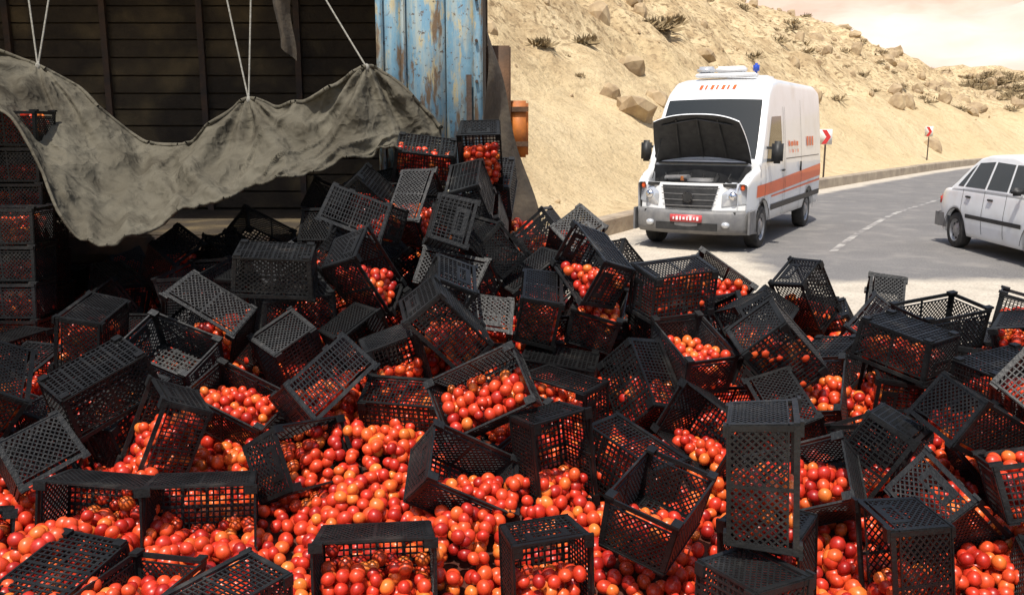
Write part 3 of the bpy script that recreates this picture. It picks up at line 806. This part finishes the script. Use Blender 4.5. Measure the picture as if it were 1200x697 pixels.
CMx=Matrix.Translation((7.72,12.75,0))@Matrix.Rotation(rad(-92),4,'Z')
car=empty('white_car',CMx)
def csy(x,z):
    b=float(np.interp(z,[.15,.35,.6,.93],[.74,.79,.805,.775]))
    if z>0.93: b=.775-0.16*(z-.93)/.5
    a=abs(x)
    if a>1.4: b-=0.12*((a-1.4)/.55)**2
    return b
def czb(x):
    z=0.20
    for xw in(1.15,-1.18):
        d=abs(x-xw)
        if d<0.34: z=max(z,0.275+math.sqrt(0.34**2-d*d))
    return z
def czt(x): return float(np.interp(x,[-1.95,-1.9,-1.75,-1.4,-1.2,0.8,1.0,1.5,1.8,1.92],[.62,.80,.90,.93,.95,.95,.92,.84,.74,.55]))
def czt2(x): return float(np.interp(x,[-1.42,-1.0,-0.85,-0.6,0.1,0.4,1.02],[.93,1.30,1.40,1.45,1.46,1.41,.93]))
mb=MB()
loft(mb,list(np.linspace(-1.95,1.92,80)),czb,czt,csy,0.07,0,1)
loft(mb,list(np.linspace(-1.40,1.0,44)),lambda x:0.88,czt2,lambda x,z:csy(0,z),0.06,0,0)
child(mb,'body_shell',[M_white,M_black],car)
gsy=lambda x,z:csy(0,z)
mb=MB()
for sg in(1,-1):
    sidepatch(mb,gsy,sg,(-0.30,0.965),(-0.02+0.30,0.965),(0.22,1.34),(-0.30,1.36),0,0.005)
    sidepatch(mb,gsy,sg,(0.33,0.965),(0.86,0.965),(0.42,1.34),(0.27,1.34),0,0.005)
    sidepatch(mb,gsy,sg,(-0.98,0.965),(-0.36,0.965),(-0.36,1.36),(-0.80,1.33),0,0.005)
    sidepatch(mb,gsy,sg,(-1.22,0.965),(-1.04,0.965),(-0.87,1.30),(-0.98,1.22),0,0.005)
def cg(u,v,x0,x1,dx):
    x=x0+(x1-x0)*v; z=czt2(x); w=csy(0,z-0.05)-0.09; f=-1+2*u; return (x+dx,f*w,z+0.02*(1-f*f)+0.008)
mb.grid(lambda u,v:cg(u,v,-1.36,-0.92,-0.006),10,8,0,True); mb.grid(lambda u,v:cg(u,v,0.98,0.46,0.006),10,8,0,True)
child(mb,'windows',[M_glass],car)
mb=MB()
for sg in(1,-1):
    for x0 in(-1.0,-0.33,0.30,0.98):
        sidepatch(mb,csy,sg,(x0,0.30),(x0+0.010,0.30),(x0+0.010,0.93),(x0,0.93),0,0.004,8)
    sidepatch(mb,csy,sg,(-0.82,0.50),(0.80,0.50),(0.80,0.56),(-0.82,0.56),0,0.010,12)
    mb.bbox((-0.80,sg*(csy(0,.8)+.012),0.82),(0.14,0.025,0.03),0.006,0); mb.bbox((-0.12,sg*(csy(0,.8)+.012),0.82),(0.14,0.025,0.03),0.006,0)
    mb.bbox((0.72,sg*0.86,1.0),(0.09,0.16,0.11),0.03,0)
    for xw in(1.15,-1.18):
        mb.grid(lambda u,v:(xw+(0.335+0.015*v)*math.cos(math.pi*u),sg*(csy(xw,0.5)+0.006),0.275+(0.335+0.015*v)*math.sin(math.pi*u)),20,1,0,True)
mb.box((1.93,0,0.66),(0.03,0.7,0.12),0)
child(mb,'trim',[M_black],car)
mb=MB()
for s_,x0 in((1,1.88),(-1,-1.90)):
    mb.grid(lambda u,v:(s_*( abs(x0)+0.10-0.20*abs(-1+2*u)**3 -0.03*abs(2*v-1)**2),(-1+2*u)*0.79,0.28+0.24*v),24,6,0,True)
    for sg in(1,-1): mb.box((s_*(abs(x0)-0.22),sg*0.765,0.40),(0.44,0.04,0.22),0)
child(mb,'bumpers',[M_grey],car)
mb=MB()
for sg in(1,-1):
    mb.bbox((-1.90,sg*0.58,0.70),(0.14,0.26,0.17),0.03,0); mb.bbox((1.86,sg*0.55,0.68),(0.14,0.28,0.15),0.03,1)
child(mb,'lamps',[M_redl,M_lamp],car)
mb=MB()
for xw in(1.15,-1.18):
    for sg in(1,-1): wheel(mb,xw,sg*0.70,0.275,0.165,sg)
    mb.cyl((xw,-0.7,0.275),(xw,0.7,0.275),0.04,mi=0)
child(mb,'wheels',[M_rubber,M_rim],car)

# ------------------------------------------------------------ cargo truck
truck=empty('cargo_truck',Matrix.Identity(4))
mb=MB()
y0,y1,xL,xR=7.15,9.4,-6.4,-0.30
z=1.02; k=0
while z<3.9:
    h=0.17+R.uniform(-.01,.01)
    mb.box(((xL+xR)/2,y1+R.uniform(-.008,.008),z+h/2),(xR-xL,0.035,h-0.016),0)
    mb.box((xL+R.uniform(-.005,.005),(y0+y1)/2,z+h/2),(0.035,y1-y0,h-0.016),0)
    mb.box((xR-0.02+R.uniform(-.005,.005),(y0+y1)/2+0.03,z+h/2),(0.035,y1-y0-0.1,h-0.016),0)
    z+=h
k=0
while k<22: mb.box(((xL+xR)/2,y0+0.05+k*0.103,0.98),(xR-xL,0.098,0.05),0); k+=1
child(mb,'plank_box',[M_wood],truck)
mb=MB()
for x in np.arange(xL+0.3,xR,0.98): mb.box((x,y1-0.05,2.45),(0.06,0.05,2.9),0)
for x in (xL,xR-0.0): mb.box((x,y0,2.4),(0.09,0.09,2.95),0)
mb.box(((xL+xR)/2,y0+0.02,3.88),(xR-xL,0.08,0.08),0); mb.box(((xL+xR)/2,y1,3.90),(xR-xL,0.08,0.08),0)
mb.box(((xL+xR)/2,y0-0.0,0.92),(xR-xL,0.08,0.14),0)
mb.box((-4,7.8,0.72),(8.6,0.1,0.24),0); mb.box((-4,8.75,0.72),(8.6,0.1,0.24),0)
for x in np.arange(xL+0.5,xR,1.1): mb.box((x,(y0+y1)/2,0.88),(0.1,2.2,0.08),0)
child(mb,'steel_frame',[M_steel],truck)
mb=MB()
mb.grid(lambda u,v:(xL-0.05+(xR-xL+0.12)*u,y0-0.05+(y1-y0+0.1)*v,3.95+0.28*math.sin(math.pi*v)+0.03*math.sin(u*40)),60,10,0,True)
mb.grid(lambda u,v:(xL-0.05+(xR-xL+0.10)*u,y1+0.07+0.02*math.sin(u*50)*v,3.95-3.05*v),60,8,0,True)
mb.grid(lambda u,v:(xL-0.07-0.02*math.sin(u*30)*v,y0+(y1-y0+0.05)*u,3.95-3.05*v),30,8,0,True)
mb.grid(lambda u,v:(xR+0.03+0.02*math.sin(u*30)*v,y0+0.1+(y1-y0-0.05)*u,3.95-3.05*v),30,8,0,True)
child(mb,'canopy_cover',[M_tarpd],truck)
mb=MB()
xa,xb=-1.03,-0.23
for (x0,x1) in((xa,xa+0.20),(xa+0.20,xa+0.52),(xa+0.52,xb)):
    mb.bbox(((x0+x1)/2,7.06+R.uniform(-.006,.006),2.30),(x1-x0-0.01,0.035,2.9),0.006,0,rot=(0,0,R.uniform(-.02,.02)))
mb.box(((xa+xb)/2,7.085,2.30),(xb-xa-0.02,0.01,2.88),0)
for x,w in((xa+0.02,0.05),(xa+0.20,0.035),(xb-0.03,0.07)):
    mb.bbox((x,7.02,2.30),(w,0.05,2.9),0.008,0)
for zz in(1.35,2.95): mb.bbox(((xa+xb)/2,7.01,zz),(xb-xa,0.03,0.05),0.008,0)
mb.box((xb-0.10,6.995,2.0),(0.04,0.02,0.5),1)
for zz in(1.6,1.9,2.2,2.5,2.8): mb.cyl((xb-0.04,6.96,zz),(xb-0.04,7.0,zz),0.012,n=8,mi=1)
child(mb,'blue_corner_panel',[M_blue,M_steel],truck)
mb=MB()
mb.grid(lambda u,v:(-0.20+ (0.03+0.42*v)*u+0.02*math.sin(v*9),7.02+0.30*u+0.04*math.sin(v*14+u*5),2.62-1.5*v-0.1*u),14,30,0,True)
child(mb,'side_flap',[M_tarpd],truck)
mb=MB()
mb.bbox((-0.11,7.40,1.9),(0.20,0.05,1.20),0.01,0)
mb.bbox((0.05,7.46,1.84),(0.17,0.05,0.46),0.02,1); mb.box((0.05,7.425,2.00),(0.17,0.02,0.04),0); mb.box((0.05,7.425,1.72),(0.17,0.02,0.04),0)
child(mb,'side_board',[M_brownb,M_orangep],truck)
mb=MB()
for k in range(16): mb.box((-4.25,6.05,1.1+0.17*k+0.08),(0.035,2.1,0.155),0)  # out-of-view gate, added to cast shade on the heap's left side
for yy in(5.05,6.0,7.0): mb.box((-4.21,yy,2.4),(0.05,0.08,2.8),1)
child(mb,'unseen_shade_gate',[M_wood,M_steel],truck)
def tsy(x,z): return 1.12-0.04*max(0,z-1.6)
def tzb(x): return 0.55 if abs(x-0.15)>0.56 else max(0.55,0.52+math.sqrt(0.56**2-(x-0.15)**2))
def tzt(x): return float(np.interp(x,[-1.0,-0.9,0.7,0.85,1.05,1.15],[2.6,2.8,2.85,2.75,1.9,1.5]))
cab=MB(); loft(cab,list(np.linspace(-0.95,1.12,40)),tzb,tzt,tsy,0.12,0,1)
for sg in(1,-1): sidepatch(cab,tsy,sg,(-0.3,1.75),(0.75,1.75),(0.6,2.5),(-0.3,2.5),2)
cab.grid(lambda u,v:(1.06-0.2*v+0.02,-0.9+1.8*u,tzt(1.06-0.2*v)+0.03),6,4,2)
cab.box((1.16,0,0.75),(0.12,2.2,0.35),1); cab.box((1.14,0,1.2),(0.06,1.2,0.35),1)
co=child(cab,'cab',[M_cabblue,M_black,M_glass],truck); co.matrix_world=Matrix.Translation((-7.6,8.27,0))@Matrix.Rotation(math.pi,4,'Z')
mb=MB()
for x in(-7.75,-2.3,-1.25):
    for sg in(1,-1):
        wheel(mb,x,8.27+sg*0.92,0.5,0.28,sg)
    mb.cyl((x,7.4,0.5),(x,9.1,0.5),0.07,mi=0)
child(mb,'wheels',[M_rubber,M_rim],truck)

# ------------------------------------------------------------ tarpaulin
top=[(-70,40),(-20,52),(0,58),(50,76),(95,100),(130,135),(170,166),(215,172),(255,150),(290,112),(330,126),(370,122),(405,98),(440,78),(470,98),(500,128),(518,150)]
bot=[(-70,120),(-20,112),(10,128),(48,205),(85,278),(130,290),(170,268),(210,244),(250,236),(290,218),(330,208),(370,200),(405,186),(440,176),(470,174),(500,188),(520,226)]
by=[5.6,5.6,5.5,5.4,5.3,5.3,5.35,5.4,5.45,5.6,5.75,5.9,6.0,6.1,6.2,6.3,6.4]
ty=6.65
tx=[(u-600)*ty/1050 for u,v in top]; tz=[1.85-(v-150)*ty/1050 for u,v in top]
bx=[(u-600)*y/1050 for (u,v),y in zip(bot,by)]; bz=[1.85-(v-150)*y/1050 for (u,v),y in zip(bot,by)]
par=np.linspace(0,1,len(top))
dense=np.linspace(0,1,221)
def smo(a,n=5):
    d=np.interp(dense,par,a)
    for _ in range(n): d[1:-1]=(d[:-2]+2*d[1:-1]+d[2:])/4
    return d
TX,TZ,BX,BZ,BY=[smo(a) for a in(tx,tz,bx,bz,by)]
TIES=[0.195,0.565,0.80]
def tarp(u,v):
    X0=np.interp(u,dense,TX);Z0=np.interp(u,dense,TZ);X1=np.interp(u,dense,BX);Z1=np.interp(u,dense,BZ);Y1=np.interp(u,dense,BY)
    x=X0*(1-v)+X1*v; z=Z0*(1-v)+Z1*v; y=ty*(1-v)+Y1*v
    q=u*1.0+0.05*noise.noise(Vector((u*4,v*1.5,0)))
    a=noise.noise(Vector((q*11+v*0.9,v*0.6,1.0)))
    b=noise.noise(Vector((q*23-v*2.2,v*0.8,7.0)))
    c=noise.noise(Vector((q*8+v*3,v*2.8,3.0)))
    cr=max(0,1-abs(noise.noise(Vector((q*14+v*3.4,v*1.2,5.0))))*6)**1.3
    pl_=0
    for tp_ in TIES:
        du=(u-tp_)*3.6; r=math.hypot(du,v*0.9+0.02); th=math.atan2(du,v*0.9+0.02)
        pl_+=math.sin(th*9+tp_*20)*math.exp(-r*2.0)*min(1,r*5)
    d=0.26*a+0.12*b+0.13*c+0.05*cr+0.08*pl_
    e=0.04*noise.noise(Vector((u*22,0,9)))*v+0.02*noise.noise(Vector((u*60,0,3)))*v
    y-=0.75*d; z+=0.42*d*(0.35+0.65*math.sin(math.pi*min(1,v)))-0.10*math.sin(math.pi*v)+e
    return (x+0.04*b,y,z)
mb=MB(); mb.grid(tarp,300,70,0,True)
for i in range(130):
    a=Vector(tarp(i/130,0));b=Vector(tarp((i+1)/130,0)); mb.cyl(a,b,0.016,0.016,n=6,mi=0,cap=False)
    a=Vector(tarp(i/130,1));b=Vector(tarp((i+1)/130,1)); mb.cyl(a,b,0.010,0.010,n=6,mi=0,cap=False)
mb.obj('canvas_tarpaulin',[M_tarp])
mb=MB()
def rope(a,b,r=0.007,sag=0.03):
    a=Vector(a);b=Vector(b); pr=a
    for k in range(1,9):
        t_=k/8; q=a.lerp(b,t_)+Vector((0,0,-sag*math.sin(math.pi*t_))); mb.cyl(pr,q,r,n=6,cap=False); pr=q
topz=3.86
def up(n_,x): return Vector((x,7.12,topz))
n1=Vector(tarp(0.195,0.01)); n2=Vector(tarp(0.565,0.01)); n3=Vector(tarp(0.80,0.01))
for n_,xs_ in((n1,(-3.75,-3.3)),(n2,(-2.35,-1.93)),(n3,(-2.0,))):
    for x in xs_: rope(n_,up(n_,x))
    mb.sphere(tuple(n_),(0.02,0.02,0.03),0,8,6)
mb.obj('tie_rope',[M_rope])
mb=MB()
mb.grid(lambda u,v:(-1.78+0.16*u*(1-0.3*v)+0.03*math.sin(v*8),6.95+0.05*math.sin(u*6+v*3),3.4-0.95*v-0.1*u),6,16,0,True)
mb.obj('hanging_rag',[M_tarpd])

M_signw=mat('sign_white',(0.75,0.74,0.72),(0.6,0.58,0.55),rough=0.5,scale=4); M_signr=mat('sign_red',(0.6,0.03,0.03),(0.45,0.03,0.03),rough=0.5,scale=4)
def sign(x,y,yaw):
    z=zg(x,y)
    mb=MB(); mb.cyl((0,0.03,-0.2),(0,0.03,1.65),0.03,n=8,mi=2); mb.bbox((0,0,1.40),(0.40,0.02,0.5),0.006,0)
    for sg in(1,-1):
        vs=[(-0.13,-0.014,1.40+sg*0.23),(0.02,-0.014,1.40+sg*0.23),(0.16,-0.014,1.40),(0.02,-0.014,1.40)]
        mb.add(vs,[(0,1,2,3)] if sg<0 else [(3,2,1,0)],1)
    o=mb.obj('chevron_road_sign',[M_signw,M_signr,M_steel]); o.location=(x,y,z); o.rotation_euler=(0,0,yaw)
sign(10.3,29.6,rad(-20)); sign(20.6,44.6,rad(-50)); 

# ------------------------------------------------------------ light, world, camera
w=bpy.data.worlds.new('World'); scene.world=w; w.use_nodes=True
nt=w.node_tree; bg=nt.nodes['Background']; sk=nt.nodes.new('ShaderNodeTexSky'); sk.sky_type='NISHITA'; sk.sun_disc=False
sd=Vector((-0.15,-0.48,1.05)).normalized()
el=math.asin(sd.z); az=math.atan2(sd.x,sd.y)
sk.sun_elevation=el; sk.sun_rotation=az; sk.dust_density=3.0; sk.air_density=1.0
nt.links.new(sk.outputs['Color'],bg.inputs['Color']); bg.inputs['Strength'].default_value=0.15
ld=bpy.data.lights.new('sun','SUN'); ld.energy=5.0; ld.angle=rad(0.5); ld.color=(1.0,0.95,0.86)
lo=bpy.data.objects.new('sun',ld); COL.objects.link(lo); lo.rotation_euler=sd.to_track_quat('Z','Y').to_euler(); lo.location=(-5,-3,12)
cd_=bpy.data.cameras.new('camera'); cam=bpy.data.objects.new('camera',cd_); COL.objects.link(cam)
cam.location=(0,0,1.85); cam.rotation_euler=(rad(90-10.8),0,0); cd_.sensor_width=36; cd_.lens=31.2; cd_.clip_end=3000; cd_.clip_start=0.05
scene.camera=cam
scene.view_settings.view_transform='Standard'; scene.view_settings.look='None'; scene.view_settings.exposure=0
print('done',time.time()-T0)
